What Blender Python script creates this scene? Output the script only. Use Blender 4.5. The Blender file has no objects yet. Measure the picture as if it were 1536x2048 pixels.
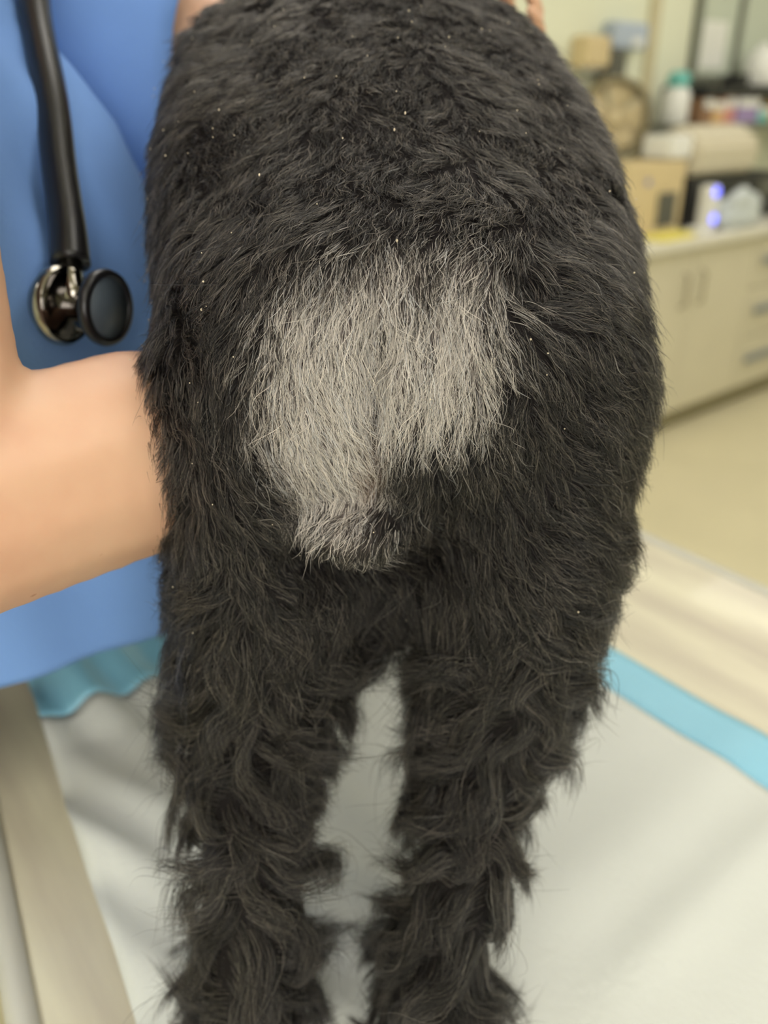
import bpy, bmesh, math, random
import numpy as np
from mathutils import Vector, Matrix, noise
from mathutils.kdtree import KDTree

random.seed(7); RNG = np.random.default_rng(7)
SC = bpy.context.scene
COL = SC.collection

# ------------------------------------------------------------------ camera, world, exposure
T = 0.85                                   # height of the examination table top
cam_d = bpy.data.cameras.new('camera'); cam = bpy.data.objects.new('camera', cam_d); COL.objects.link(cam)
cam.location = (0, 0, T + 0.55); cam.rotation_euler = (math.radians(90 - 26), 0, 0)
cam_d.sensor_fit = 'VERTICAL'; cam_d.sensor_height = 24; cam_d.lens = 1700 / 2048 * 24
cam_d.clip_start = 0.01
cam_d.dof.use_dof = True; cam_d.dof.focus_distance = 0.395; cam_d.dof.aperture_fstop = 2.8
SC.camera = cam
w = bpy.data.worlds.new('world'); SC.world = w; w.use_nodes = True
w.node_tree.nodes['Background'].inputs[0].default_value = (0.8, 0.8, 0.75, 1)
w.node_tree.nodes['Background'].inputs[1].default_value = 0.2
SC.view_settings.view_transform = 'Standard'; SC.view_settings.look = 'None'
SC.view_settings.gamma = 1; SC.view_settings.use_curve_mapping = False
SC.view_settings.exposure = 0.0
PANEL_STRENGTH = 4.5; FILL_STRENGTH = 5.8
cy = SC.cycles
cy.max_bounces = 5; cy.diffuse_bounces = 3; cy.glossy_bounces = 3; cy.transmission_bounces = 5; cy.transparent_max_bounces = 6
cy.use_adaptive_sampling = True; cy.adaptive_threshold = 0.05; cy.adaptive_min_samples = 16
SC.cycles_curves.subdivisions = 1; cy.caustics_reflective = False; cy.caustics_refractive = False

# ------------------------------------------------------------------ materials
def srgb(r, g, b):
    f = lambda c: (c/255/12.92) if c/255 <= 0.04045 else ((c/255+0.055)/1.055)**2.4
    return (f(r), f(g), f(b), 1)
MATS = {}
def mat(name, col, rough=0.5, metal=0.0, noise_amt=0.0, noise_scale=20, bump=0.0, bump_scale=60, spec=0.5,
        trans=0.0, sss=0.0, stretch=None, col2=None, coat=0.0):
    m = bpy.data.materials.new(name); m.use_nodes = True; nt = m.node_tree; b = nt.nodes['Principled BSDF']
    b.inputs['Base Color'].default_value = col; b.inputs['Roughness'].default_value = rough
    b.inputs['Metallic'].default_value = metal; b.inputs['Specular IOR Level'].default_value = spec
    b.inputs['Transmission Weight'].default_value = trans; b.inputs['Coat Weight'].default_value = coat
    if sss:
        b.inputs['Subsurface Weight'].default_value = sss; b.inputs['Subsurface Scale'].default_value = 0.01
        b.inputs['Subsurface Radius'].default_value = (1, 0.35, 0.2)
    if noise_amt or bump:
        tc = nt.nodes.new('ShaderNodeTexCoord'); mp = nt.nodes.new('ShaderNodeMapping')
        nt.links.new(tc.outputs['Object'], mp.inputs[0])
        if stretch: mp.vector_type = 'TEXTURE'; mp.inputs['Rotation'].default_value = (0, 0, stretch[0]); mp.inputs['Scale'].default_value = stretch[1]
    if noise_amt:
        n = nt.nodes.new('ShaderNodeTexNoise'); n.inputs['Scale'].default_value = noise_scale; n.inputs['Detail'].default_value = 5
        nt.links.new(mp.outputs[0], n.inputs['Vector'])
        r = nt.nodes.new('ShaderNodeValToRGB'); r.color_ramp.elements[0].position = 0.32; r.color_ramp.elements[1].position = 0.68
        c2 = col2 or tuple(c*(1-noise_amt) for c in col[:3]) + (1,)
        r.color_ramp.elements[0].color = c2; r.color_ramp.elements[1].color = col
        nt.links.new(n.outputs['Fac'], r.inputs[0]); nt.links.new(r.outputs[0], b.inputs['Base Color'])
    if bump:
        n2 = nt.nodes.new('ShaderNodeTexNoise'); n2.inputs['Scale'].default_value = bump_scale; n2.inputs['Detail'].default_value = 3
        nt.links.new(mp.outputs[0], n2.inputs['Vector'])
        bp = nt.nodes.new('ShaderNodeBump'); bp.inputs['Strength'].default_value = bump; bp.inputs['Distance'].default_value = 0.01
        nt.links.new(n2.outputs['Fac'], bp.inputs['Height']); nt.links.new(bp.outputs[0], b.inputs['Normal'])
    MATS[name] = m
    return m
def emit(name, col, s):
    m = bpy.data.materials.new(name); m.use_nodes = True; b = m.node_tree.nodes['Principled BSDF']
    b.inputs['Base Color'].default_value = col
    b.inputs['Emission Color'].default_value = col; b.inputs['Emission Strength'].default_value = s
    return m
M_wall = mat('wall_paint', srgb(232, 234, 208), 0.7, noise_amt=0.04, noise_scale=3)
M_ceil = mat('ceiling_paint', srgb(232, 230, 220), 0.8)
M_floor = mat('vinyl_floor', srgb(216, 207, 172), 0.4, noise_amt=0.06, noise_scale=4)
M_cab = mat('cabinet_laminate', srgb(214, 207, 182), 0.45, noise_amt=0.03, noise_scale=6)
M_top = mat('worktop', srgb(226, 222, 205), 0.35, noise_amt=0.05, noise_scale=30)
M_kick = mat('kick_board', srgb(150, 142, 112), 0.5, noise_amt=0.05)
M_steel = mat('brushed_steel', srgb(190, 188, 180), 0.35, 1.0, noise_amt=0.08, noise_scale=30)
M_blk = mat('black_plastic', srgb(32, 32, 34), 0.45, noise_amt=0.1)
M_dgrey = mat('dark_grey_plastic', srgb(92, 92, 82), 0.5, noise_amt=0.08)
M_offw = mat('offwhite_plastic', srgb(214, 205, 180), 0.45, noise_amt=0.03)
M_white = mat('white_plastic', srgb(235, 235, 228), 0.4, noise_amt=0.03)
M_beige = mat('beige_cardboard', srgb(216, 196, 150), 0.7, noise_amt=0.08)
M_yel = mat('yellow_card', srgb(236, 222, 110), 0.6, noise_amt=0.05)
M_fanb = mat('fan_beige', srgb(216, 200, 160), 0.5, noise_amt=0.05)
M_fang = mat('fan_rim', srgb(140, 130, 100), 0.5, noise_amt=0.05)
M_pblue = mat('pale_blue_card', srgb(178, 190, 205), 0.6, noise_amt=0.05)
M_teal = mat('teal_plastic', srgb(110, 190, 180), 0.4, noise_amt=0.05)
M_pink = mat('pink_card', srgb(215, 150, 140), 0.6, noise_amt=0.05)
M_purp = mat('lilac_card', srgb(160, 140, 185), 0.6, noise_amt=0.05)
M_orng = mat('peach_card', srgb(225, 185, 130), 0.6, noise_amt=0.05)
M_brown = mat('brown_card', srgb(150, 115, 85), 0.6, noise_amt=0.05)
M_handle = mat('grey_blue_pull', srgb(140, 148, 155), 0.4, 0.2)
M_frame = mat('window_frame_grey', srgb(112, 114, 100), 0.5, noise_amt=0.05)
M_glass = mat('frosted_pane', srgb(200, 208, 190), 0.25, noise_amt=0.03)
M_bag = mat('clear_plastic_film', srgb(228, 236, 236), 0.2, noise_amt=0.04, trans=0.25)
M_led = emit('blue_led', (0.18, 0.20, 1.0, 1), 2.6)
M_panel = emit('lamp_diffuser', (1.0, 0.96, 0.91, 1), PANEL_STRENGTH)
M_fill = emit('fill_light_pane', (1.0, 0.975, 0.95, 1), FILL_STRENGTH)  # glow of the added window behind the camera
M_table = mat('table_laminate', srgb(218, 212, 186), 0.35, noise_amt=0.3, noise_scale=5, stretch=(math.radians(-53), (1.5, 0.22, 1)),
              col2=srgb(188, 179, 160), coat=0.2)
M_rim = mat('table_rim', srgb(196, 194, 182), 0.35, noise_amt=0.03)
M_pad = mat('pad_fleece', srgb(212, 215, 209), 0.85, noise_amt=0.03, noise_scale=14, bump=0.1, bump_scale=180)
M_padb = mat('pad_blue_film', srgb(140, 200, 224), 0.4, noise_amt=0.06, noise_scale=10)
M_scrub = mat('scrub_cotton', srgb(122, 162, 226), 0.8, noise_amt=0.06, noise_scale=8, bump=0.15, bump_scale=500, spec=0.2)
M_pants = mat('scrub_trousers', srgb(60, 92, 160), 0.8, noise_amt=0.08, spec=0.2)
M_shoe = mat('shoe_rubber', srgb(60, 60, 66), 0.6, noise_amt=0.08)
M_hairp = mat('brown_hair', srgb(80, 56, 40), 0.5, noise_amt=0.4, noise_scale=40, stretch=(0, (0.1, 0.1, 1)))
M_eyew = mat('eye', srgb(70, 50, 40), 0.15, noise_amt=0.1)
M_tube = mat('rubber_tube', srgb(26, 25, 26), 0.32, noise_amt=0.1)
M_smoke = mat('smoked_metal', srgb(70, 66, 62), 0.12, 1.0, noise_amt=0.06)
M_chrome = mat('polished_metal', srgb(150, 145, 135), 0.12, 1.0, noise_amt=0.04)
M_diaph = mat('grey_diaphragm', srgb(78, 88, 96), 0.45, noise_amt=0.12, noise_scale=60)
M_dogskin = mat('dark_dog_skin', srgb(30, 27, 27), 0.8, noise_amt=0.2, spec=0.1)
M_nose = mat('dog_nose', srgb(22, 20, 22), 0.3, bump=0.3, bump_scale=200)
# skin with small freckles
def make_skin():
    m = mat('skin', srgb(232, 190, 150), 0.5, sss=0.12)
    nt = m.node_tree; b = nt.nodes['Principled BSDF']
    tc = nt.nodes.new('ShaderNodeTexCoord')
    n = nt.nodes.new('ShaderNodeTexNoise'); n.inputs['Scale'].default_value = 16; n.inputs['Detail'].default_value = 4
    r = nt.nodes.new('ShaderNodeValToRGB'); r.color_ramp.elements[0].position = 0.35; r.color_ramp.elements[1].position = 0.65
    r.color_ramp.elements[0].color = srgb(204, 158, 130); r.color_ramp.elements[1].color = srgb(212, 172, 143)
    v = nt.nodes.new('ShaderNodeTexVoronoi'); v.inputs['Scale'].default_value = 42; v.inputs['Randomness'].default_value = 1
    r2 = nt.nodes.new('ShaderNodeValToRGB'); r2.color_ramp.elements[0].position = 0.035; r2.color_ramp.elements[1].position = 0.09
    r2.color_ramp.elements[0].color = (0.72, 0.58, 0.48, 1); r2.color_ramp.elements[1].color = (1, 1, 1, 1)
    mx = nt.nodes.new('ShaderNodeMixRGB'); mx.blend_type = 'MULTIPLY'; mx.inputs[0].default_value = 1
    for t in (n, v): nt.links.new(tc.outputs['Object'], t.inputs['Vector'])
    nt.links.new(n.outputs['Fac'], r.inputs[0]); nt.links.new(v.outputs['Distance'], r2.inputs[0])
    nt.links.new(r.outputs[0], mx.inputs[1]); nt.links.new(r2.outputs[0], mx.inputs[2]); nt.links.new(mx.outputs[0], b.inputs['Base Color'])
    return m
M_skin = make_skin()
def make_fur(name, rough):
    m = bpy.data.materials.new(name); m.use_nodes = True; nt = m.node_tree
    for n in list(nt.nodes): nt.nodes.remove(n)
    out = nt.nodes.new('ShaderNodeOutputMaterial'); h = nt.nodes.new('ShaderNodeBsdfHairPrincipled')
    h.model = 'CHIANG'; h.parametrization = 'COLOR'
    a = nt.nodes.new('ShaderNodeAttribute'); a.attribute_name = 'hair_colour'
    nt.links.new(a.outputs['Color'], h.inputs['Color'])
    h.inputs['Roughness'].default_value = rough; h.inputs['Radial Roughness'].default_value = 0.55
    h.inputs['Coat'].default_value = 0.0; h.inputs['IOR'].default_value = 1.42
    df = nt.nodes.new('ShaderNodeBsdfDiffuse'); nt.links.new(a.outputs['Color'], df.inputs['Color'])
    mx = nt.nodes.new('ShaderNodeMixShader'); mx.inputs[0].default_value = 0.55
    nt.links.new(h.outputs[0], mx.inputs[1]); nt.links.new(df.outputs[0], mx.inputs[2]); nt.links.new(mx.outputs[0], out.inputs[0])
    return m
M_fur = make_fur('fur', 0.30)

# ------------------------------------------------------------------ mesh helpers
def prop(o, label=None, cat=None, group=None, kind=None):
    if label: o['label'] = label
    if cat: o['category'] = cat
    if group: o['group'] = group
    if kind: o['kind'] = kind
    return o
def empty(name, loc, rz=0.0, **k):
    o = bpy.data.objects.new(name, None); COL.objects.link(o); o.location = loc; o.rotation_euler = (0, 0, rz)
    o.empty_display_size = 0.05
    return prop(o, **k)
def obj(name, bm, material, parent=None, smooth=False, world=False, **k):
    """link a bmesh; with world=True the vertices are world coordinates, moved into the parent's space"""
    me = bpy.data.meshes.new(name)
    if isinstance(bm, bmesh.types.BMesh):
        bm.to_mesh(me); bm.free()
    else:
        me = bm
    o = bpy.data.objects.new(name, me); COL.objects.link(o)
    if material: me.materials.clear(); me.materials.append(material)
    if parent is not None:
        o.parent = parent
        if world:
            q = Matrix.Translation(parent.location) @ Matrix.Rotation(parent.rotation_euler.z, 4, 'Z')
            me.transform(q.inverted())
    if smooth:
        for p in me.polygons: p.use_smooth = True
    return prop(o, **k)
def B(): return bmesh.new()
def add_box(bm, lo, hi, bev=0.0):
    r = bmesh.ops.create_cube(bm, size=1.0)
    vs = r['verts']
    for v in vs:
        v.co = Vector([lo[i] + (v.co[i] + 0.5) * (hi[i] - lo[i]) for i in range(3)])
    if bev:
        es = list({e for v in vs for e in v.link_edges})
        bmesh.ops.bevel(bm, geom=es, offset=bev, segments=2, affect='EDGES', profile=0.6)
    return bm
def box(lo, hi, bev=0.0): return add_box(B(), lo, hi, bev)
def add_lathe(bm, prof, centre, axis=(0, 0, 1), seg=32):
    ax = Vector(axis).normalized(); q = ax.to_track_quat('Z', 'Y'); rings = []
    for r, h in prof:
        if r < 1e-6: rings.append([bm.verts.new(Vector(centre) + q @ Vector((0, 0, h)))])
        else: rings.append([bm.verts.new(Vector(centre) + q @ Vector((r*math.cos(2*math.pi*i/seg), r*math.sin(2*math.pi*i/seg), h))) for i in range(seg)])
    for a, b in zip(rings, rings[1:]):
        for i in range(seg):
            j = (i+1) % seg
            if len(a) == 1 and len(b) == 1: continue
            if len(a) == 1: bm.faces.new((a[0], b[i], b[j]))
            elif len(b) == 1: bm.faces.new((a[i], a[j], b[0]))
            else: bm.faces.new((a[i], a[j], b[j], b[i]))
    bmesh.ops.recalc_face_normals(bm, faces=bm.faces)
    return bm
def add_tube(bm, pts, radii, seg=12, caps=True, flat=1.0):
    pts = [Vector(p) for p in pts]
    if not hasattr(radii, '__len__'): radii = [radii]*len(pts)
    rings = []; up = Vector((0, 0, 1)); prev = None
    for i, p in enumerate(pts):
        t = (pts[min(i+1, len(pts)-1)] - pts[max(i-1, 0)]).normalized()
        if prev is None:
            s = t.cross(up if abs(t.z) < 0.95 else Vector((1, 0, 0))).normalized()
        else: s = (prev - t*prev.dot(t)).normalized()
        prev = s; n = s.cross(t)
        rings.append([bm.verts.new(p + (s*math.cos(2*math.pi*k/seg) + n*math.sin(2*math.pi*k/seg)*flat)*radii[i]) for k in range(seg)])
    for a, b in zip(rings, rings[1:]):
        for k in range(seg): bm.faces.new((a[k], a[(k+1) % seg], b[(k+1) % seg], b[k]))
    if caps: bm.faces.new(rings[0][::-1]); bm.faces.new(rings[-1])
    bmesh.ops.recalc_face_normals(bm, faces=bm.faces)
    return bm
def spline(pts, n=8):
    P = [Vector(p) for p in pts]; P = [P[0]*2-P[1]] + P + [P[-1]*2-P[-2]]; out = []
    for i in range(1, len(P)-2):
        for k in range(n):
            t = k/n; a, b, c, d = P[i-1:i+3]
            out.append(0.5*((2*b)+(c-a)*t+(2*a-5*b+4*c-d)*t*t+(3*b-a-3*c+d)*t**3))
    return out + [P[-2]]
def blob(prims, voxel, smooth=8, factor=0.5):
    """one continuous skin around ellipsoids ('e', centre, radii) and tapered limbs ('c', p0, r0, p1, r1)"""
    bm = B()
    def sph(c, r, rot=None, sub=3):
        m = Matrix.Translation(c) @ (rot or Matrix.Identity(4)) @ Matrix.Diagonal((*r, 1))
        bmesh.ops.create_icosphere(bm, subdivisions=sub, radius=1, matrix=m)
    for p in prims:
        if p[0] == 'e': sph(Vector(p[1]), p[2], p[3] if len(p) > 3 else None)
        else:
            a, ra, b, rb = Vector(p[1]), p[2], Vector(p[3]), p[4]
            n = max(2, int((b-a).length/(0.35*min(ra, rb)))+1)
            for i in range(n+1):
                t = i/n; r = ra+(rb-ra)*t; sph(a.lerp(b, t), (r, r, r), None, 2)
    me = bpy.data.meshes.new('tmp'); bm.to_mesh(me); bm.free()
    o = bpy.data.objects.new('tmp', me); COL.objects.link(o)
    md = o.modifiers.new('r', 'REMESH'); md.mode = 'VOXEL'; md.voxel_size = voxel
    ms = o.modifiers.new('s', 'SMOOTH'); ms.iterations = smooth; ms.factor = factor
    dg = bpy.context.evaluated_depsgraph_get()
    res = bpy.data.meshes.new_from_object(o.evaluated_get(dg))
    bpy.data.objects.remove(o); bpy.data.meshes.remove(me)
    return res

# ------------------------------------------------------------------ room (aligned with the counter wall)
TH = math.radians(40.3)
U = Vector((math.cos(TH), math.sin(TH), 0)); N = Vector((-math.sin(TH), math.cos(TH), 0)); PO = Vector((1.38, 3.75, 0))
def room(name, **k): return empty(name, PO, TH, **k)
def rbox(name, lo, hi, m, bev=0.0, parent=None, **k):
    """box in room coordinates (u along the counter, n into the wall, z up); own origin at its base"""
    c = Vector(((lo[0]+hi[0])/2, (lo[1]+hi[1])/2, lo[2]))
    bm = box([lo[i]-c[i] for i in range(3)], [hi[i]-c[i] for i in range(3)], bev)
    o = obj(name, bm, m, parent, smooth=False, **k)
    if parent is None:
        o.location = PO + U*c.x + N*c.y + Vector((0, 0, c.z)); o.rotation_euler = (0, 0, TH)
    else:
        po = Vector(parent['o']); o.location = c - po
    return o
def rempty(name, u, n, z, **k):
    o = empty(name, PO + U*u + N*n + Vector((0, 0, z)), TH, **k); o['o'] = (u, n, z); return o
U0, U1, N0, N1, ZC = -5.6, 2.6, -3.6, 0.6, 2.6
rbox('floor', (U0, N0, -0.1), (U1, N1, 0), M_floor, kind='structure')
rbox('ceiling', (U0, N0, ZC), (U1, N1, ZC+0.1), M_ceil, kind='structure')
rbox('wall_back', (U0, N1, 0), (U1, N1+0.1, ZC), M_wall, kind='structure')
rbox('wall_front', (U0, N0-0.1, 0), (U1, N0, ZC), M_wall, kind='structure')
rbox('wall_left', (U0-0.1, N0, 0), (U0, N1, ZC), M_wall, kind='structure')
rbox('wall_right', (U1, N0, 0), (U1+0.1, N1, ZC), M_wall, kind='structure')
rbox('trim_1', (0.24, N1-0.02, 0.92), (0.31, N1, ZC), mat('trim_tan', srgb(206, 196, 160), 0.6, noise_amt=0.03), kind='structure')
# unseen window added in the wall behind the camera for frontal fill light
e = rempty('fill_window', -4.6, N0, 0.95, kind='structure')
for a, b, c, d in ((-5.45, -5.40, 0.95, 2.35), (-4.63, -4.57, 0.95, 2.35), (-3.80, -3.75, 0.95, 2.35), (-5.40, -3.80, 0.95, 1.0), (-5.40, -3.80, 2.30, 2.35)):
    rbox('window_frame', (a, N0+0.001, c), (b, N0+0.05, d), M_white, 0.003, parent=e)
for a, b in ((-5.40, -4.63), (-4.57, -3.80)): rbox('pane', (a, N0+0.01, 1.0), (b, N0+0.02, 2.30), M_fill, parent=e)
# ceiling lamp panels; two facing the drawer unit are added to brighten the background
for i, (u, n) in enumerate([(-4.2, -2.3), (-2.6, -2.3), (-1.0, -2.3), (-4.2, -0.7), (-2.6, -0.7), (-1.0, -0.7), (0.35, -0.75), (1.5, -0.75), (0.9, -2.3)]):
    e = rempty('ceiling_light', u, n, ZC-0.03, label='white square-edged lamp panel recessed in the ceiling', cat='light', group='ceiling lamp panels')
    for nm, lo, hi in (('frame', (-.32, -.62), (-.30, .62)), ('frame', (.30, -.62), (.32, .62)), ('frame', (-.30, -.62), (.30, -.60)), ('frame', (-.30, .60), (.30, .62))):
        obj(nm, box((lo[0], lo[1], 0), (hi[0], hi[1], 0.028)), M_white, e)
    obj('diffuser', box((-.30, -.60, 0.008), (.30, .60, 0.02)), M_panel, e)

# counter: cabinet units, worktop, kick board
CT = 0.878
def pull(parent, u, z0, z1, m=M_handle):
    po = Vector(parent['o'])
    bm = B(); add_tube(bm, [Vector((u, -0.002, z0))-po, Vector((u, -0.03, z0+0.008))-po, Vector((u, -0.03, z1-0.008))-po, Vector((u, -0.002, z1))-po], 0.006, 8)
    return bm
def cabinet(u0, u1, label, drawers=False):
    e = rempty('base_cabinet', (u0+u1)/2, 0.3, 0.0, label=label, cat='cabinet', group='base cabinets under the worktop')
    rbox('body', (u0+.001, 0.02, 0.10), (u1-.001, 0.595, CT-0.04), M_cab, parent=e)
    rbox('kick_board', (u0+.001, 0.06, 0.0), (u1-.001, 0.08, 0.10), M_kick, parent=e)
    if drawers:
        zs = [0.11, 0.36, 0.60, CT-0.045]
        for a, b in zip(zs, zs[1:]):
            d = rbox('drawer_front', (u0+.004, 0.0, a), (u1-.004, 0.02, b-0.006), M_cab, 0.003, parent=e)
            zc = b-0.11
            bm = B(); L = Vector(((u0+u1)/2, 0.0, a)); c = Vector(((u0+u1)/2, 0.01, a))
            add_box(bm, Vector((u0+0.06, -0.022, zc-0.018))-c, Vector((u0+0.36, -0.011, zc+0.012))-c, 0.004)
            o = obj('pull', bm, M_handle, d)
    else:
        um = (u0+u1)/2
        for a, b, hu in ((u0, um, um-0.065), (um, u1, um+0.065)):
            d = rbox('door', (a+.003, 0.0, 0.11), (b-.003, 0.02, CT-0.046), M_cab, 0.003, parent=e)
            c = Vector(((a+b)/2, 0.01, 0.11)); bm = B()
            add_tube(bm, [Vector(p)-c for p in ((hu, -0.001, 0.595), (hu, -0.026, 0.603), (hu, -0.026, 0.727), (hu, -0.001, 0.735))], 0.006, 8)
            obj('door_handle', bm, mat('nickel_pull', srgb(176, 168, 145), 0.35, 0.6) if 'nickel_pull' not in MATS else MATS['nickel_pull'], d)
cabinet(0.43, 1.05, 'cream drawer unit with flat grey pulls under the worktop', True)
cabinet(-0.61, 0.43, 'wide cream two-door cabinet beside the drawer unit')
cabinet(-1.65, -0.61, 'wide cream two-door cabinet behind the table')
cabinet(-2.69, -1.65, 'wide cream two-door cabinet farthest from the drawer unit')
cabinet(1.05, 2.09, 'wide cream two-door cabinet on the far side of the drawer unit')
rbox('worktop', (-2.70, -0.03, CT-0.04), (2.10, 0.597, CT), M_top, 0.006, label='pale laminate worktop running along the base cabinets', cat='worktop')

# things on the counter
e = rempty('desk_fan', -0.19, 0.44, CT, label='round beige desk fan standing behind the cardboard box', cat='fan')
bm = B(); add_lathe(bm, [(0, 0), (0.09, 0), (0.095, 0.012), (0.06, 0.028), (0.02, 0.035), (0.02, 0.25), (0, 0.25)], (0, 0, 0)); obj('stand', bm, M_fanb, e, True)
fd = Vector((-0.55, -0.83, 0.02)); fc = Vector((0, -0.02, 0.445))
bm = B(); add_lathe(bm, [(0.150, -0.045), (0.158, -0.03), (0.158, 0.03), (0.150, 0.045), (0.140, 0.045), (0.146, 0.028), (0.146, -0.028), (0.140, -0.045), (0.150, -0.045)], fc, fd, 40); obj('guard_ring', bm, M_fang, e, True)
bm = B(); add_lathe(bm, [(0, 0.036), (0.03, 0.034), (0.034, 0.0), (0.03, -0.06), (0, -0.065)], fc, fd); obj('hub', bm, M_fanb, e, True)
q = fd.normalized().to_track_quat('Z', 'Y')
for k in range(5):
    bm = B(); rows = []
    for i in range(6):
        r = 0.03+0.105*i/5; a0 = k*2*math.pi/5; wd = 0.62-0.15*i/5*0
        rows.append([bm.verts.new(fc+q @ Vector((r*math.cos(a0+s*wd), r*math.sin(a0+s*wd), 0.012*s))) for s in (-1, -0.5, 0, 0.5, 1)])
    for a, b in zip(rows, rows[1:]):
        for i in range(4): bm.faces.new((a[i], a[i+1], b[i+1], b[i]))
    o = obj('blade', bm, M_fanb, e, True); md = o.modifiers.new('t', 'SOLIDIFY'); md.thickness = 0.003
for k in range(28):
    a = k*2*math.pi/28; bm = B()
    add_tube(bm, [fc+q @ Vector((r*math.cos(a), r*math.sin(a), z)) for r, z in ((0.03, 0.045), (0.09, 0.052), (0.146, 0.04))], 0.0014, 5)
    obj('guard_wire', bm, M_fanb, e)

e = rempty('cardboard_box', -0.21, 0.25, CT, label='beige cardboard carton with dark square on its front', cat='box')
rbox('carton', (-0.41, 0.15, CT), (-0.01, 0.34, CT+0.285), M_beige, 0.004, parent=e)
rbox('dark_panel', (-0.19, 0.143, CT+0.03), (-0.06, 0.15, CT+0.165), M_dgrey, 0.002, parent=e)
rbox('blue_mark', (-0.29, 0.146, CT+0.2), (-0.265, 0.15, CT+0.225), mat('mark_blue', srgb(120, 130, 190), 0.5), parent=e)
rbox('tape', (-0.41, 0.235, CT+0.285), (-0.01, 0.265, CT+0.2862), mat('tape', srgb(200, 175, 120), 0.3), parent=e)

e = rempty('printer', 0.44, 0.24, CT, label='wide black office printer below the off-white machine', cat='printer')
rbox('body', (0.05, 0.145, CT+0.005), (0.85, 0.345, CT+0.205), M_blk, 0.015, parent=e)
rbox('paper_tray', (0.45, 0.12, CT+0.02), (0.75, 0.145, CT+0.05), M_blk, 0.004, parent=e)
rbox('control_panel', (0.62, 0.138, CT+0.10), (0.80, 0.146, CT+0.18), M_dgrey, 0.003, parent=e)
for i in range(4): rbox('foot', (0.10+0.62*(i % 2), 0.16+0.12*(i//2), CT), (0.14+0.62*(i % 2), 0.20+0.12*(i//2), CT+0.005), M_dgrey, parent=e)
e = rempty('blood_analyser', 0.34, 0.24, CT+0.206, label='off-white benchtop machine with sloping front on top of the printer', cat='machine')
def prism(prof, u0, u1, po, bev=0.012):
    bm = B(); a = [bm.verts.new(Vector((u0, n, z))-Vector(po)) for n, z in prof]; b = [bm.verts.new(Vector((u1, n, z))-Vector(po)) for n, z in prof]
    bm.faces.new(a); bm.faces.new(b[::-1])
    for i in range(len(prof)): j = (i+1) % len(prof); bm.faces.new((a[i], b[i], b[j], a[j]))
    bmesh.ops.recalc_face_normals(bm, faces=bm.faces)
    if bev: bmesh.ops.bevel(bm, geom=list(bm.edges), offset=bev, segments=3, affect='EDGES')
    return bm
z = CT+0.206
obj('housing', prism([(0.15, z+0.01), (0.345, z+0.01), (0.345, z+0.17), (0.25, z+0.215), (0.13, z+0.14)], 0.05, 0.56, e['o'], 0.02), M_offw, e)
rbox('side_shelf', (-0.10, 0.17, z+0.085), (0.048, 0.32, z+0.175), M_white, 0.012, parent=e)
for i in range(4): rbox('foot', (0.09+0.40*(i % 2), 0.17+0.12*(i//2), z), (0.13+0.40*(i % 2), 0.20+0.12*(i//2), z+0.01), M_blk, parent=e)

def crumple(name, c, r, label, cat, seed, m=None):
    bm = B(); bmesh.ops.create_icosphere(bm, subdivisions=4, radius=1)
    for v in bm.verts:
        k = 1+0.35*noise.noise(v.co*1.6+Vector((seed, 0, 0)))+0.16*noise.noise(v.co*4+Vector((0, seed, 0)))
        p = Vector((v.co.x*r[0]*k, v.co.y*r[1]*k, max(-0.75, v.co.z)*r[2]*(k if v.co.z > 0 else 1)))
        v.co = p + Vector((0, 0, r[2]*0.75))
    o = obj(name, bm, m or M_bag, None, True, label=label, cat=cat)
    o.location = PO+U*c[0]+N*c[1]+Vector((0, 0, c[2])); o.rotation_euler = (0, 0, TH)
    return o
crumple('plastic_bag', (0.31, 0.06, CT), (0.19, 0.05, 0.088), 'crumpled clear plastic bag on the worktop below the printer', 'bag', 3)
e = rempty('charger', 0.05, 0.06, CT, label='small white charging stand with two glowing blue lights', cat='charger')
rbox('housing', (0.02, 0.03, CT), (0.085, 0.09, CT+0.19), M_white, 0.012, parent=e)
for zz, uu in ((0.055, 0.06), (0.165, 0.05)):
    c = Vector((uu, 0.0295, CT+zz))-Vector(e['o']); bm = B(); add_lathe(bm, [(0.020, 0), (0.020, 0.004), (0.014, 0.008), (0, 0.009)], c, (0, -1, 0), 20); obj('light', bm, M_led, e, True)
rbox('notepad', (-0.34, 0.0, CT), (-0.12, 0.10, CT+0.02), M_yel, 0.002, label='yellow pad of paper at the edge of the worktop', cat='notepad')
rbox('gauze_pack', (-0.085, 0.0, CT), (-0.02, 0.07, CT+0.03), M_white, 0.006, label='small white gauze pack beside the yellow pad', cat='pack')

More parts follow.
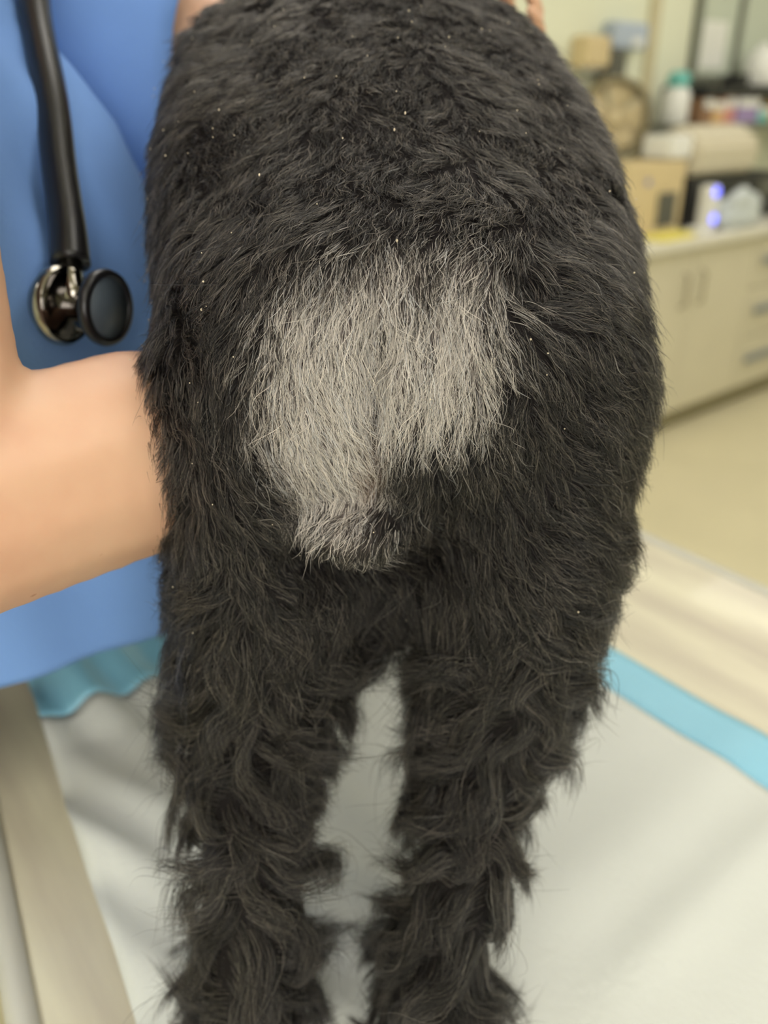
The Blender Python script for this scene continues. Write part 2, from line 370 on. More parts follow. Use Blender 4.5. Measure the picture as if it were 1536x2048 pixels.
# wall shelves with packs
rbox('shelf_board', (0.17, 0.36, 1.262), (2.3, 0.599, 1.287), M_frame, 0.002, label='lower grey shelf board holding coloured packs', cat='shelf')
rbox('shelf_board', (0.42, 0.36, 1.41), (2.3, 0.599, 1.45), M_blk, 0.002, label='upper black shelf board above the coloured packs', cat='shelf')
for nm, u0, u1, h, m, lab in (
    ('brown_jar_box', 0.44, 0.52, 0.11, M_brown, 'small brown carton on the lower shelf beside the teal-capped bottle'),
    ('peach_carton', 0.53, 0.62, 0.10, M_orng, 'peach carton between the brown and the pink carton'),
    ('pink_carton', 0.63, 0.72, 0.115, M_pink, 'narrow pink carton beside the lilac carton'),
    ('lilac_carton', 0.74, 0.94, 0.115, M_purp, 'wide lilac carton on the lower shelf'),
    ('mint_carton', 0.95, 1.06, 0.07, M_teal, 'low mint carton on the lower shelf'),
    ('apricot_carton', 1.08, 1.30, 0.105, M_orng, 'wide apricot carton on the lower shelf beside the mint carton'),
    ('rose_carton', 1.32, 1.44, 0.115, M_pink, 'rose carton at the far end of the row on the shelf')):
    e = rempty(nm, (u0+u1)/2, 0.44, 1.287, label=lab, cat='carton', group='packs on the lower shelf')
    rbox('carton', (u0, 0.38, 1.287), (u1, 0.5, 1.287+h), m, 0.003, parent=e)
    rbox('lid_flap', (u0+.004, 0.376, 1.287+h*0.62), (u1-.004, 0.38, 1.287+h*0.95), M_white, 0.0, parent=e)
e = rempty('spray_bottle', 0.33, 0.46, 1.287, label='white bottle with a teal cap standing on the lower shelf', cat='bottle')
bm = B(); add_lathe(bm, [(0, 0), (0.055, 0), (0.06, 0.01), (0.06, 0.13), (0.04, 0.16), (0.02, 0.17), (0, 0.17)], (0, 0, 0)); obj('bottle_body', bm, M_white, e, True)
bm = B(); add_lathe(bm, [(0.045, 0.155), (0.05, 0.16), (0.05, 0.20), (0.03, 0.22), (0, 0.22)], (0, 0, 0)); obj('cap', bm, M_teal, e, True)
e = rempty('white_jug', 1.05, 0.47, 1.45, label='white plastic jug standing on the black shelf', cat='jug')
bm = B(); add_lathe(bm, [(0, 0), (0.075, 0), (0.08, 0.01), (0.08, 0.12), (0.05, 0.16), (0.025, 0.17), (0, 0.17)], (0, 0, 0)); obj('jug_body', bm, M_white, e, True)
bm = B(); add_lathe(bm, [(0.028, 0.168), (0.03, 0.19), (0, 0.192)], (0, 0, 0)); obj('cap', bm, M_white, e, True)
rbox('small_black_case', (0.76, 0.40, 1.45), (0.84, 0.50, 1.50), M_blk, 0.008, label='small black case on the black shelf', cat='case')
# window onto the next room
e = rempty('window_1', 1.25, 0.59, 1.47, kind='structure')
for a, b, c, d in ((0.60, 0.64, 1.47, 2.2), (0.975, 1.015, 1.47, 2.2), (1.45, 1.49, 1.47, 2.2), (1.9, 1.94, 1.47, 2.2), (0.64, 1.9, 1.47, 1.50), (0.64, 1.9, 2.17, 2.2)):
    rbox('window_frame', (a, 0.57, c), (b, 0.599, d), M_frame, 0.003, parent=e)
for a, b in ((0.64, 0.975), (1.015, 1.45), (1.49, 1.9)):
    rbox('pane', (a, 0.586, 1.5), (b, 0.594, 2.17), M_glass, parent=e)
rbox('notice', (0.68, 0.583, 1.53), (0.89, 0.5855, 1.73), M_white, label='plain white paper notice stuck on the window pane', cat='notice')
# wall fittings
e = rempty('glove_box', 0.03, 0.55, 1.575, label='pale blue glove box fixed on the cream wall', cat='box')
rbox('carton', (-0.09, 0.52, 1.585), (0.15, 0.599, 1.69), M_pblue, 0.02, parent=e)
rbox('opening', (0.03, 0.516, 1.60), (0.10, 0.52, 1.63), M_white, 0.0, parent=e)
e = rempty('soap_dispenser', -0.06, 0.55, 1.455, label='dark grey dispenser on the wall below the pale blue box', cat='dispenser')
rbox('housing', (-0.115, 0.51, 1.455), (-0.005, 0.599, 1.58), M_dgrey, 0.012, parent=e)
rbox('push_bar', (-0.10, 0.50, 1.435), (-0.03, 0.53, 1.4549), M_pink, 0.004, parent=e)
e = rempty('paper_towel_dispenser', -0.21, 0.55, 1.51, label='beige paper towel dispenser beside the dark grey dispenser', cat='dispenser')
rbox('housing', (-0.29, 0.50, 1.51), (-0.135, 0.599, 1.63), M_beige, 0.02, parent=e)
rbox('paper_slot', (-0.27, 0.52, 1.50), (-0.155, 0.56, 1.5099), M_white, 0.0, parent=e)

# ------------------------------------------------------------------ examination table and pad
E1 = Vector((0.6, -0.8, 0)); E2 = Vector((0.8, 0.6, 0)); TA = math.atan2(E1.y, E1.x)
def tp(a, b, z=0): return E1*a + E2*b + Vector((0, 0, T+z))
def plan(a0, a1, b0, b1, rad, n=8):
    out = []
    for ca, cb, s in ((a1-rad, b1-rad, 0), (a0+rad, b1-rad, 1), (a0+rad, b0+rad, 2), (a1-rad, b0+rad, 3)):
        for i in range(n+1):
            t = (s+i/n)*math.pi/2; out.append((ca+rad*math.cos(t), cb+rad*math.sin(t)))
    return out
def slab(poly, z0, z1, bev):
    bm = B(); lo = [bm.verts.new(tp(a, b, z0)) for a, b in poly]; hi = [bm.verts.new(tp(a, b, z1)) for a, b in poly]
    bm.faces.new(lo[::-1]); top = bm.faces.new(hi); n = len(poly)
    for i in range(n): bm.faces.new((lo[i], lo[(i+1) % n], hi[(i+1) % n], hi[i]))
    bmesh.ops.recalc_face_normals(bm, faces=bm.faces)
    if bev: bmesh.ops.bevel(bm, geom=list(top.edges), offset=bev, segments=3, affect='EDGES')
    return bm
tc = tp(-0.5, 0.47, -T)
tab = empty('examination_table', tc, 0, label='cream laminate examination table on a steel pedestal', cat='table')
def skew(pl): return [(a, b+(0.027-0.136*(a+0.538)-0.027)*max(0, min(1, (0.5-b)/0.45))) for a, b in pl]
obj('table_top', slab(skew(plan(-1.05, 0.10, 0.047, 0.915, 0.06)), -0.04, 0.0, 0.004), M_table, tab, world=True)
outer = skew(plan(-1.07, 0.12, 0.027, 0.935, 0.08)); inner = skew(plan(-1.05, 0.10, 0.0475, 0.9145, 0.06))
bm = B(); rr = []
for z, pl in ((-0.045, outer), (-0.006, outer), (0.0015, [((o[0]*2+i[0])/3, (o[1]*2+i[1])/3) for o, i in zip(outer, inner)]), (0.0005, inner), (-0.045, inner)):
    rr.append([bm.verts.new(tp(a, b, z)) for a, b in pl])
for a, b in zip(rr, rr[1:]+rr[:1]):
    for i in range(len(a)): bm.faces.new((a[i], a[(i+1) % len(a)], b[(i+1) % len(a)], b[i]))
bmesh.ops.recalc_face_normals(bm, faces=bm.faces); obj('rim', bm, M_rim, tab, True, world=True)
bm = B(); add_lathe(bm, [(0, 0), (0.30, 0), (0.30, 0.03), (0.12, 0.05), (0.09, 0.08), (0.09, T-0.10), (0.22, T-0.045), (0, T-0.045)], tc); obj('pedestal', bm, M_steel, tab, True, world=True)

def pad_h(p):
    a = p.dot(E1); b = p.dot(E2)
    s1 = p.x*0.585+p.y*0.81
    wl = max(0, min(1, (0.38-b)/0.12))*max(0, min(1, (-a-0.22)/0.1))
    wob = noise.noise(Vector((p.x*5, p.y*5, 1)))
    h = 0.004 + 0.0100*wl*(1+math.sin(2*math.pi*(s1+0.012*wob)/0.052))*(0.5+0.5*noise.noise(Vector((p.x*9, p.y*9, 4))))
    s2 = -0.63*(p.x-0.22)+0.777*(p.y-0.43)
    h += 0.006*math.exp(-(s2/0.02)**2)*max(0, min(1, (b-0.3)/0.1))
    s3 = -0.63*(p.x-0.22)+0.777*(p.y-0.52); h += 0.005*math.exp(-(s3/0.035)**2)*max(0, min(1, (b-0.3)/0.1))
    h += 0.0025*(1+noise.noise(Vector((p.x*7, p.y*7, 9))))
    # the crumpled far corner
    ca = max(0, min(1, (-a-0.66)/0.09)); cb = max(0, min(1, (0.36-b)/0.16))
    h += ca*cb*(0.030+0.022*noise.noise(Vector((p.x*14, p.y*14, 2))))
    # pressed flat where the dog stands
    k = 1.0
    for px, py in ((-0.084, 0.37), (0.031, 0.37), (-0.07, 0.85), (0.07, 0.85)): k *= 1-math.exp(-((p.x-px)**2+(p.y-py)**2)/0.06**2)
    return 0.003+(h-0.003)*k
def pad_mesh(rects, dz=0.0, step=0.009):
    bm = B(); vs = {}
    for a0, a1, b0, b1 in rects:
        na = max(1, round((a1-a0)/step)); nb = max(1, round((b1-b0)/step))
        grid = []
        for i in range(na+1):
            row = []
            for j in range(nb+1):
                a = a0+(a1-a0)*i/na; b = b0+(b1-b0)*j/nb; key = (round(a, 4), round(b, 4))
                if key not in vs:
                    aa = a+0.012*noise.noise(Vector((b*4, 3, a*2)))*(1 if a < -0.6 else 0); bb = b+0.006*noise.noise(Vector((a*4, 8, 0)))-0.12*(a+0.78)*max(0, min(1, (0.40-b)/0.26))
                    p = E1*aa+E2*bb; vs[key] = bm.verts.new(tp(aa, bb, max(0.0015, pad_h(p))+dz))
                row.append(vs[key])
            grid.append(row)
        for i in range(na):
            for j in range(nb): bm.faces.new((grid[i][j], grid[i+1][j], grid[i+1][j+1], grid[i][j+1]))
    bmesh.ops.recalc_face_normals(bm, faces=bm.faces)
    for f in bm.faces:
        if f.normal.z < 0: f.normal_flip()
    return bm
PA0, PA1, PB0, PB1, BW = -0.80, 0.02, 0.13, 0.665, 0.062; BF = 0.095
pad = empty('absorbent_pad', tp(-0.45, 0.4), 0, label='white absorbent underpad with blue border spread on the table', cat='pad')
o = obj('absorbent_sheet', pad_mesh([(PA0+BF, PA1-BW, PB0, PB1-BW)]), M_pad, pad, True, world=True)
md = o.modifiers.new('t', 'SOLIDIFY'); md.thickness = 0.0015; md.offset = -1
o = obj('blue_border', pad_mesh([(PA0, PA0+BF, PB0, PB1-BW), (PA1-BW, PA1, PB0, PB1-BW), (PA0, PA0+BF, PB1-BW, PB1), (PA0+BF, PA1-BW, PB1-BW, PB1), (PA1-BW, PA1, PB1-BW, PB1)]), M_padb, pad, True, world=True)
md = o.modifiers.new('t', 'SOLIDIFY'); md.thickness = 0.0008; md.offset = -1

# ------------------------------------------------------------------ the person holding the dog
def V3(x, y, z): return Vector((x, y, z+T))
F = Vector((0.95, 0.31, 0)).normalized(); S = Vector((0.31, -0.95, 0)).normalized(); Z = Vector((0, 0, 1))
per = empty('person', (-0.64, 0.68, 0), 0, label='person in blue scrubs leaning over the table with both arms around the dog', cat='person')
HIP = V3(-0.66, 0.68, 0.02)
RS, LS = V3(-0.292, 0.545, 0.675), V3(-0.43, 0.92, 0.68)
RE, RW = V3(-0.217, 0.375, 0.366), V3(-0.035, 0.575, 0.365)
LE, LW = V3(-0.145, 0.91, 0.59), V3(0.118, 1.000, 0.545)
def hand(wrist, d, nrm, curls, r=0.0085, spread=0.16, thumb_side=1):
    """palm, four unequal fingers bent towards nrm and a thumb leaving the side of the palm"""
    d = d.normalized(); nrm = (nrm - d*nrm.dot(d)).normalized(); sd = d.cross(nrm)*thumb_side
    out = []
    for i, (off, L) in enumerate(((0.030, 0.074), (0.010, 0.082), (-0.010, 0.076), (-0.028, 0.060))):
        k = wrist + d*(0.088-abs(off-0.005)*0.25) + sd*off
        out.append(('c', wrist+sd*off*0.5+d*0.005, 0.017, k, 0.0125))
        p = k; ang = 0.0; base = (d + sd*off*spread*6).normalized()
        for j, seg in enumerate((0.45, 0.31, 0.24)):
            ang += curls[j]; q = p + (base*math.cos(ang)+nrm*math.sin(ang))*L*seg
            out.append(('c', p, r*(1.12-0.1*j), q, r*(1.03-0.12*j))); p = q
    p = wrist + d*0.03 + sd*0.026; q = p + (d*0.6+sd*0.75+nrm*0.25).normalized()*0.042
    out.append(('c', p, 0.014, q, 0.0105)); s = q + (d*0.85+sd*0.25+nrm*0.45).normalized()*0.032; out.append(('c', q, 0.0105, s, 0.009))
    t = s + (d*0.85+nrm*0.6).normalized()*0.026; out.append(('c', s, 0.009, t, 0.0075))
    return out
prims = []
fmid = RE.lerp(RW, 0.40)
prims += [('c', RS, 0.058, RE+Vector((0, 0, 0.02)), 0.048), ('e', RE, (0.052, 0.052, 0.058)),
          ('c', RE, 0.058, fmid, 0.061), ('c', fmid, 0.061, RE.lerp(RW, 0.75), 0.042), ('c', RE.lerp(RW, 0.75), 0.042, RW, 0.028)]
prims += hand(RW, (RW-RE)+Vector((0.06, 0, 0)), Z, (0.5, 0.7, 0.5), thumb_side=-1)
lm = LE.lerp(LW, 0.35)
prims += [('c', LS, 0.055, LE, 0.042), ('c', LE, 0.042, lm, 0.044), ('c', lm, 0.044, LW, 0.027)]
prims += hand(LW, V3(0.146, 0.89, 0.590)-LW, Vector((-1, -0.1, 0.1)), (0.15, 0.3, 0.3), thumb_side=-1)
CH = V3(-0.44, 0.72, 0.47); NK = V3(-0.41, 0.725, 0.70); HD = V3(-0.335, 0.745, 0.875)
prims += [('c', HIP, 0.135, HIP.lerp(CH, 0.5), 0.115), ('c', HIP.lerp(CH, 0.5), 0.115, CH, 0.13)]
for s, sh in ((1, RS), (-1, LS)):
    prims += [('c', HIP+S*s*0.05, 0.125, CH+S*s*0.05, 0.12), ('c', CH+S*s*0.05, 0.12, (sh+NK)/2, 0.06), ('c', NK, 0.055, sh, 0.055)]
    hj = HIP+S*s*0.09; kn = Vector((hj.x+0.02, hj.y, 0.47)); an = Vector((hj.x-0.02, hj.y, 0.10))
    prims += [('c', hj, 0.085, kn, 0.056), ('c', kn, 0.056, kn.lerp(an, 0.35)-F*0.012, 0.054), ('c', kn.lerp(an, 0.35)-F*0.012, 0.054, an, 0.034), ('c', an-Vector((0, 0, 0.05)), 0.034, an+F*0.13-Vector((0, 0, 0.068)), 0.028)]
prims += [('c', NK-Vector((0, 0, 0.03)), 0.056, HD-F*0.02-Vector((0, 0, 0.05)), 0.053)]
hr = Matrix.Rotation(math.atan2(F.y, F.x), 4, 'Z') @ Matrix.Rotation(math.radians(22), 4, 'Y')
hx = (hr @ Vector((1, 0, 0))); hz = (hr @ Vector((0, 0, 1))); hy = (hr @ Vector((0, 1, 0)))
prims += [('e', HD+hz*0.03-hx*0.01, (0.098, 0.077, 0.09), hr), ('e', HD+hx*0.03-hz*0.045, (0.062, 0.058, 0.068), hr), ('e', HD+hx*0.055-hz*0.092, (0.026, 0.028, 0.022), hr),
          ('c', HD+hx*0.085+hz*0.02, 0.009, HD+hx*0.102-hz*0.022, 0.013), ('e', HD+hx*0.084-hz*0.058, (0.012, 0.024, 0.009), hr)]
for s in (1, -1): prims += [('e', HD+hy*s*0.078-hz*0.01-hx*0.01, (0.022, 0.010, 0.032), hr), ('e', HD+hx*0.075+hy*s*0.032+hz*0.022, (0.018, 0.024, 0.012), hr)]
body = blob(prims, 0.0052, 6)
obj('body', body, M_skin, per, True, world=True)
for s in (1, -1):
    bm = B(); bmesh.ops.create_uvsphere(bm, u_segments=16, v_segments=10, radius=0.0125, matrix=Matrix.Translation(HD+hx*0.083+hy*s*0.032+hz*0.006)); obj('eye', bm, M_eyew, per, True, world=True)
obj('hair', blob([('e', HD+hz*0.045-hx*0.03, (0.098, 0.088, 0.092), hr), ('c', HD-hx*0.10+hz*0.02, 0.04, HD-hx*0.15-hz*0.05, 0.035), ('c', HD-hx*0.15-hz*0.05, 0.035, HD-hx*0.13-hz*0.22, 0.016)], 0.006, 6), M_hairp, per, True, world=True)

# scrub top: lofted rings with soft folds, open hem and neck
def shirt():
    rings = [(0.138, -0.415, 0.715, 0.235, 0.222), (0.17, -0.41, 0.715, 0.235, 0.220), (0.25, -0.405, 0.715, 0.232, 0.218), (0.36, -0.40, 0.715, 0.225, 0.212),
             (0.45, -0.40, 0.718, 0.205, 0.206), (0.53, -0.406, 0.72, 0.172, 0.202), (0.60, -0.415, 0.722, 0.122, 0.20), (0.66, -0.425, 0.724, 0.125, 0.20),
             (0.705, -0.42, 0.725, 0.098, 0.165), (0.725, -0.415, 0.725, 0.085, 0.115), (0.735, -0.412, 0.725, 0.075, 0.082)]
    bm = B(); n = 96; vs = []; sub = []
    for a, b in zip(rings, rings[1:]):
        for i in range(5): sub.append([x+(y-x)*i/5 for x, y in zip(a, b)])
    sub.append(list(rings[-1]))
    for z, cx, cy, hf, hs in sub:
        row = []
        for k in range(n):
            t = 2*math.pi*k/n; c, s = math.cos(t), math.sin(t)
            fold = 0.009*math.sin(7*t+2.2*z*6+0.8*math.sin(5*z*4))+0.006*math.sin(13*t-z*11)
            fold += 0.016*noise.noise(Vector((c*2.2, s*2.2, z*4)))
            # one deep drape fold running down the front
            fold += 0.016*math.exp(-((t-5.75-0.9*(0.6-z))/0.10)**2)*max(0, min(1, (z-0.1)/0.2)) - 0.014*math.exp(-((t-5.95-0.9*(0.6-z))/0.10)**2)
            k2 = max(0, min(1, (0.70-z)/0.12)); r = 1+0*fold
            bk = max(0, min(1, (0.50-z)/0.34))*max(0, -c)**0.7
            p = Vector((cx, cy, z-0.15*bk*max(0, min(1, (0.4-z)/0.26)))) + F*(c*(hf+fold*k2)*(1+0.85*bk)) + S*(s*(hs+fold*k2))
            row.append(bm.verts.new((p.x, p.y, p.z+T)))
        vs.append(row)
    for a, b in zip(vs, vs[1:]):
        for k in range(n): bm.faces.new((a[k], a[(k+1) % n], b[(k+1) % n], b[k]))
    bmesh.ops.recalc_face_normals(bm, faces=bm.faces)
    return bm
sh = obj('scrub_top', shirt(), M_scrub, per, True, world=True)
md = sh.modifiers.new('t', 'SOLIDIFY'); md.thickness = 0.003; md.offset = 1
def sleeve(a, b, r0, r1, drop):
    bm = B(); n = 40; vs = []; d = (b-a).normalized(); s = d.cross(Z).normalized(); u = s.cross(d)
    for i in range(15):
        t = i/14; r = r0+(r1-r0)*t; row = []
        for k in range(n):
            q = 2*math.pi*k/n
            rr = r*(1+0.07*math.sin(3*q+5*t)+0.05*noise.noise(Vector((math.cos(q)*2, math.sin(q)*2, t*3))))
            row.append(bm.verts.new(a.lerp(b, t)+s*math.cos(q)*rr+u*math.sin(q)*rr*(1.0)-Z*drop*t*max(0, -math.sin(q))))
        vs.append(row)
    for p, q in zip(vs, vs[1:]):
        for k in range(n): bm.faces.new((p[k], p[(k+1) % n], q[(k+1) % n], q[k]))
    bmesh.ops.recalc_face_normals(bm, faces=bm.faces)
    return bm
for a, b, r0, r1, dr in ((RS+(NK-RS)*0.25+Z*0.0, RS.lerp(RE, 0.08), 0.080, 0.072, 0.0), (LS+(NK-LS)*0.2, LS.lerp(LE, 0.84), 0.090, 0.080, 0.085)):
    o = obj('sleeve', sleeve(a, b, r0, r1, dr), M_scrub, sh, True, world=False)
    o.data.transform(Matrix.Translation(-per.location)); md = o.modifiers.new('t', 'SOLIDIFY'); md.thickness = 0.003
bmp = []
for s in (1, -1):
    hj = HIP+S*s*0.09; kn = Vector((hj.x+0.02, hj.y, 0.47)); an = Vector((hj.x-0.02, hj.y, 0.12))
    bmp += [('c', hj+Vector((0, 0, 0.05)), 0.115, kn, 0.085), ('c', kn, 0.085, an, 0.072), ('e', HIP+Vector((0, 0, 0.02)), (0.15, 0.185, 0.13))]
obj('trousers', blob(bmp, 0.012, 6), M_pants, per, True, world=True)
for s in (1, -1):
    an = HIP+S*s*0.09; an = Vector((an.x-0.02, an.y, 0.0))
    me = blob([('c', an+Vector((0, 0, 0.045))-F*0.02, 0.045, an+F*0.14+Vector((0, 0, 0.038)), 0.038), ('e', an+F*0.06+Vector((0, 0, 0.02)), (0.05, 0.05, 0.02))], 0.008, 4)
    for v in me.vertices: v.co.z = max(0.001, v.co.z)
    obj('shoe', me, M_shoe, per, True, world=True)

# stethoscope
st = empty('stethoscope', V3(-0.20, 0.56, 0.40), 0, label='black stethoscope with double-sided metal chest piece hanging from the neck', cat='stethoscope')
path = [(-0.325, 0.80, 0.70), (-0.275, 0.775, 0.665), (-0.2559, 0.7203, 0.6012), (-0.2360, 0.6700, 0.5484), (-0.2250, 0.6340, 0.5078), (-0.2141, 0.6019, 0.4724), (-0.2095, 0.583, 0.450)]
pts = spline([V3(*p) for p in path], 8)
bm = B(); add_tube(bm, pts, [0.0118 if i < len(pts)-12 else 0.0118+0.0015*(i-len(pts)+12)/12 for i in range(len(pts))], 16); obj('tubing', bm, M_tube, st, True, world=True)
nk = [V3(-0.325, 0.80, 0.70), V3(-0.36, 0.815, 0.735), V3(-0.43, 0.80, 0.75), V3(-0.475, 0.73, 0.75), V3(-0.44, 0.645, 0.745), V3(-0.355, 0.635, 0.70), V3(-0.30, 0.64, 0.64)]
bm = B(); add_tube(bm, spline(nk, 8), 0.006, 12); nb = obj('neck_tube', bm, M_tube, st, True, world=True)
cp1 = V3(-0.2154, 0.5681, 0.4262); cp2 = V3(-0.1795, 0.549, 0.4284); ax = Vector((0.93, -0.37, 0.02)).normalized()
bm = B(); add_tube(bm, [V3(-0.2095, 0.583, 0.452), V3(-0.2075, 0.573, 0.440), V3(-0.2020, 0.560, 0.430)], [0.0085, 0.008, 0.0075], 14); obj('stem', bm, M_chrome, st, True, world=True)
bell = obj('bell', add_lathe(B(), [(0, -0.010), (0.012, -0.009), (0.020, -0.004), (0.0245, 0.004), (0.0250, 0.007), (0.0245, 0.010), (0.020, 0.0125), (0.010, 0.017), (0.008, 0.026), (0, 0.026)], cp1-ax*0.004, ax, 48), M_smoke, st, True, world=True)
bell2 = B(); add_lathe(bell2, [(0.0245, 0.002), (0.0262, 0.004), (0.0262, 0.009), (0.0245, 0.011)], cp1-ax*0.004, ax, 48); obj('bell_rim', bell2, M_chrome, st, True, world=True)
dc = cp2
obj('diaphragm_housing', add_lathe(B(), [(0, -0.014), (0.010, -0.013), (0.014, -0.008), (0.0215, -0.004), (0.0225, 0.0), (0, 0.0)], dc, ax, 48), M_chrome, st, True, world=True)
obj('diaphragm_rim', add_lathe(B(), [(0.0205, -0.003), (0.0238, -0.002), (0.0245, 0.001), (0.0235, 0.004), (0.0200, 0.005), (0.0190, 0.003)], dc, ax, 48), M_tube, st, True, world=True)
obj('diaphragm', add_lathe(B(), [(0, 0.0036), (0.0195, 0.0034), (0.0198, 0.001), (0, 0.001)], dc, ax, 48), M_diaph, st, True, world=True)

# ------------------------------------------------------------------ the dog
dog = empty('dog', (0.0, 0.55, T+0.001), 0, label='shaggy black dog with a pale grey patch on its rump standing on the pad', cat='dog')
def D(x, y, z): return V3(x, y, z)
dp = []
SPINE = [(0.442, 0.010, 0.418, 0.124, 0.088), (0.500, 0.009, 0.434, 0.139, 0.101), (0.580, -0.002, 0.470, 0.146, 0.112), (0.680, -0.013, 0.512, 0.142, 0.115), (0.780, -0.008, 0.528, 0.130, 0.108), (0.860, 0.000, 0.530, 0.116, 0.104), (0.885, 0.000, 0.530, 0.095, 0.09)]
for a, b in zip(SPINE, SPINE[1:]):
    for k in range(4):
        q = [x+(y-x)*k/4 for x, y in zip(a, b)]; dp.append(('e', D(q[1], q[0], q[2]), (q[3], 0.066, q[4])))
        for sx in (-1, 1): dp.append(('e', D(q[1]+sx*0.068, q[0]+0.012, q[2]+q[4]-0.086), (q[3]-0.068, 0.062, 0.072)))
dp += [('e', D(-0.066, 0.466, 0.352), (0.066, 0.082, 0.115)), ('e', D(-0.071, 0.466, 0.375), (0.065, 0.075, 0.10)), ('e', D(0.084, 0.468, 0.395), (0.063, 0.075, 0.09)), ('e', D(0.078, 0.470, 0.355), (0.062, 0.082, 0.115)), ('e', D(0.004, 0.480, 0.295), (0.07, 0.06, 0.055)),
      ('c', D(-0.005, 0.85, 0.56), 0.080, D(-0.01, 0.95, 0.73), 0.062),
      ('e', D(-0.01, 0.99, 0.785), (0.062, 0.075, 0.062)), ('c', D(-0.01, 1.02, 0.775), 0.042, D(-0.01, 1.115, 0.75), 0.028)]
# hind legs: hip, stifle, hock, pastern, paw
for sx, hip, stif, hock, paw in ((-1, (-0.062, 0.47, 0.35), (-0.080, 0.490, 0.245), (-0.081, 0.385, 0.140), (-0.084, 0.350, 0.032)),
                                 (1, (0.080, 0.47, 0.35), (0.080, 0.490, 0.245), (0.052, 0.385, 0.140), (0.031, 0.350, 0.032))):
    hip, stif, hock, paw = D(*hip), D(*stif), D(*hock), D(*paw)
    dp += [('c', hip, 0.066, stif, 0.053), ('c', hip+Vector((0, -0.03, -0.03)), 0.060, stif.lerp(hock, 0.45)+Vector((0, -0.012, 0)), 0.048 if sx < 0 else 0.043), ('c', stif, 0.050, hock, 0.034 if sx < 0 else 0.029), ('c', hock+Vector((0, -0.004, 0.004)), 0.029, paw+Vector((0, 0, 0.01)), 0.027),
           ('e', paw+Vector((0, 0.022, -0.008)), (0.034, 0.042, 0.023))]
    for k in (-1.5, -0.5, 0.5, 1.5): dp.append(('e', paw+Vector((k*0.0135, 0.055-abs(k)*0.004, -0.014)), (0.0085, 0.015, 0.013)))
# front legs
for sx in (-1, 1):
    sh_, el, wr, pw = D(sx*0.072, 0.82, 0.50), D(sx*0.078, 0.80, 0.36), D(sx*0.07, 0.825, 0.13), D(sx*0.07, 0.835, 0.03)
    dp += [('c', sh_, 0.06, el, 0.042), ('c', el, 0.038, wr, 0.023), ('c', wr, 0.023, pw, 0.022), ('e', pw+Vector((0, 0.018, -0.008)), (0.03, 0.04, 0.022))]
    dp += [('e', D(-0.01+sx*0.066, 0.985, 0.76), (0.014, 0.035, 0.055))]
# vulval fold and tail stump
dp += [('e', D(-0.016, 0.402, 0.350), (0.036, 0.026, 0.020))]
dme = blob(dp, 0.0055, 18)
nv = len(dme.vertices); co = np.empty(nv*3); dme.vertices.foreach_get('co', co); co = co.reshape(-1, 3)
no = np.empty(nv*3); dme.vertices.foreach_get('normal', no); no = no.reshape(-1, 3)
zz = co[:, 2]-T
# centre crease between the buttocks
rear = np.clip((0.46-co[:, 1])/0.05, 0, 1)*(no[:, 1] < 0.1)
cr = np.exp(-((co[:, 0]+0.0065)/0.007)**2)*np.clip((zz-0.36)/0.02, 0, 1)*np.clip((0.462-zz)/0.03, 0, 1)*rear
hole = np.exp(-(((co[:, 0]+0.043)/0.016)**2+((zz-0.332)/0.016)**2))*rear
flp = np.exp(-(((co[:, 0]+0.018)/0.026)**2+((zz-0.350-0.10*(co[:, 0]+0.018))/0.011)**2))*rear
under = np.exp(-(((co[:, 0]+0.012)/0.036)**2+((zz-0.322)/0.011)**2))*rear
whorl = np.exp(-(((co[:, 0]-0.068)/0.013)**2+((zz-0.473)/0.011)**2))*np.clip((0.50-co[:, 1])/0.05, 0, 1)
co -= no*(cr*0.010+hole*0.024+whorl*0.012+under*0.014-flp*0.013)[:, None]
co[:, 2] = np.maximum(co[:, 2], T+0.0105)
dme.vertices.foreach_set('co', co.ravel()); dme.update()
body = obj('body', dme, M_dogskin, None, True)
BODY_Z = co[:, 2]-T
nv = len(dme.vertices); no = np.empty(nv*3); dme.vertices.foreach_get('normal', no); no = no.reshape(-1, 3)
dme.calc_loop_triangles(); tri = np.empty(len(dme.loop_triangles)*3, dtype=np.int32); dme.loop_triangles.foreach_get('vertices', tri); tri = tri.reshape(-1, 3)

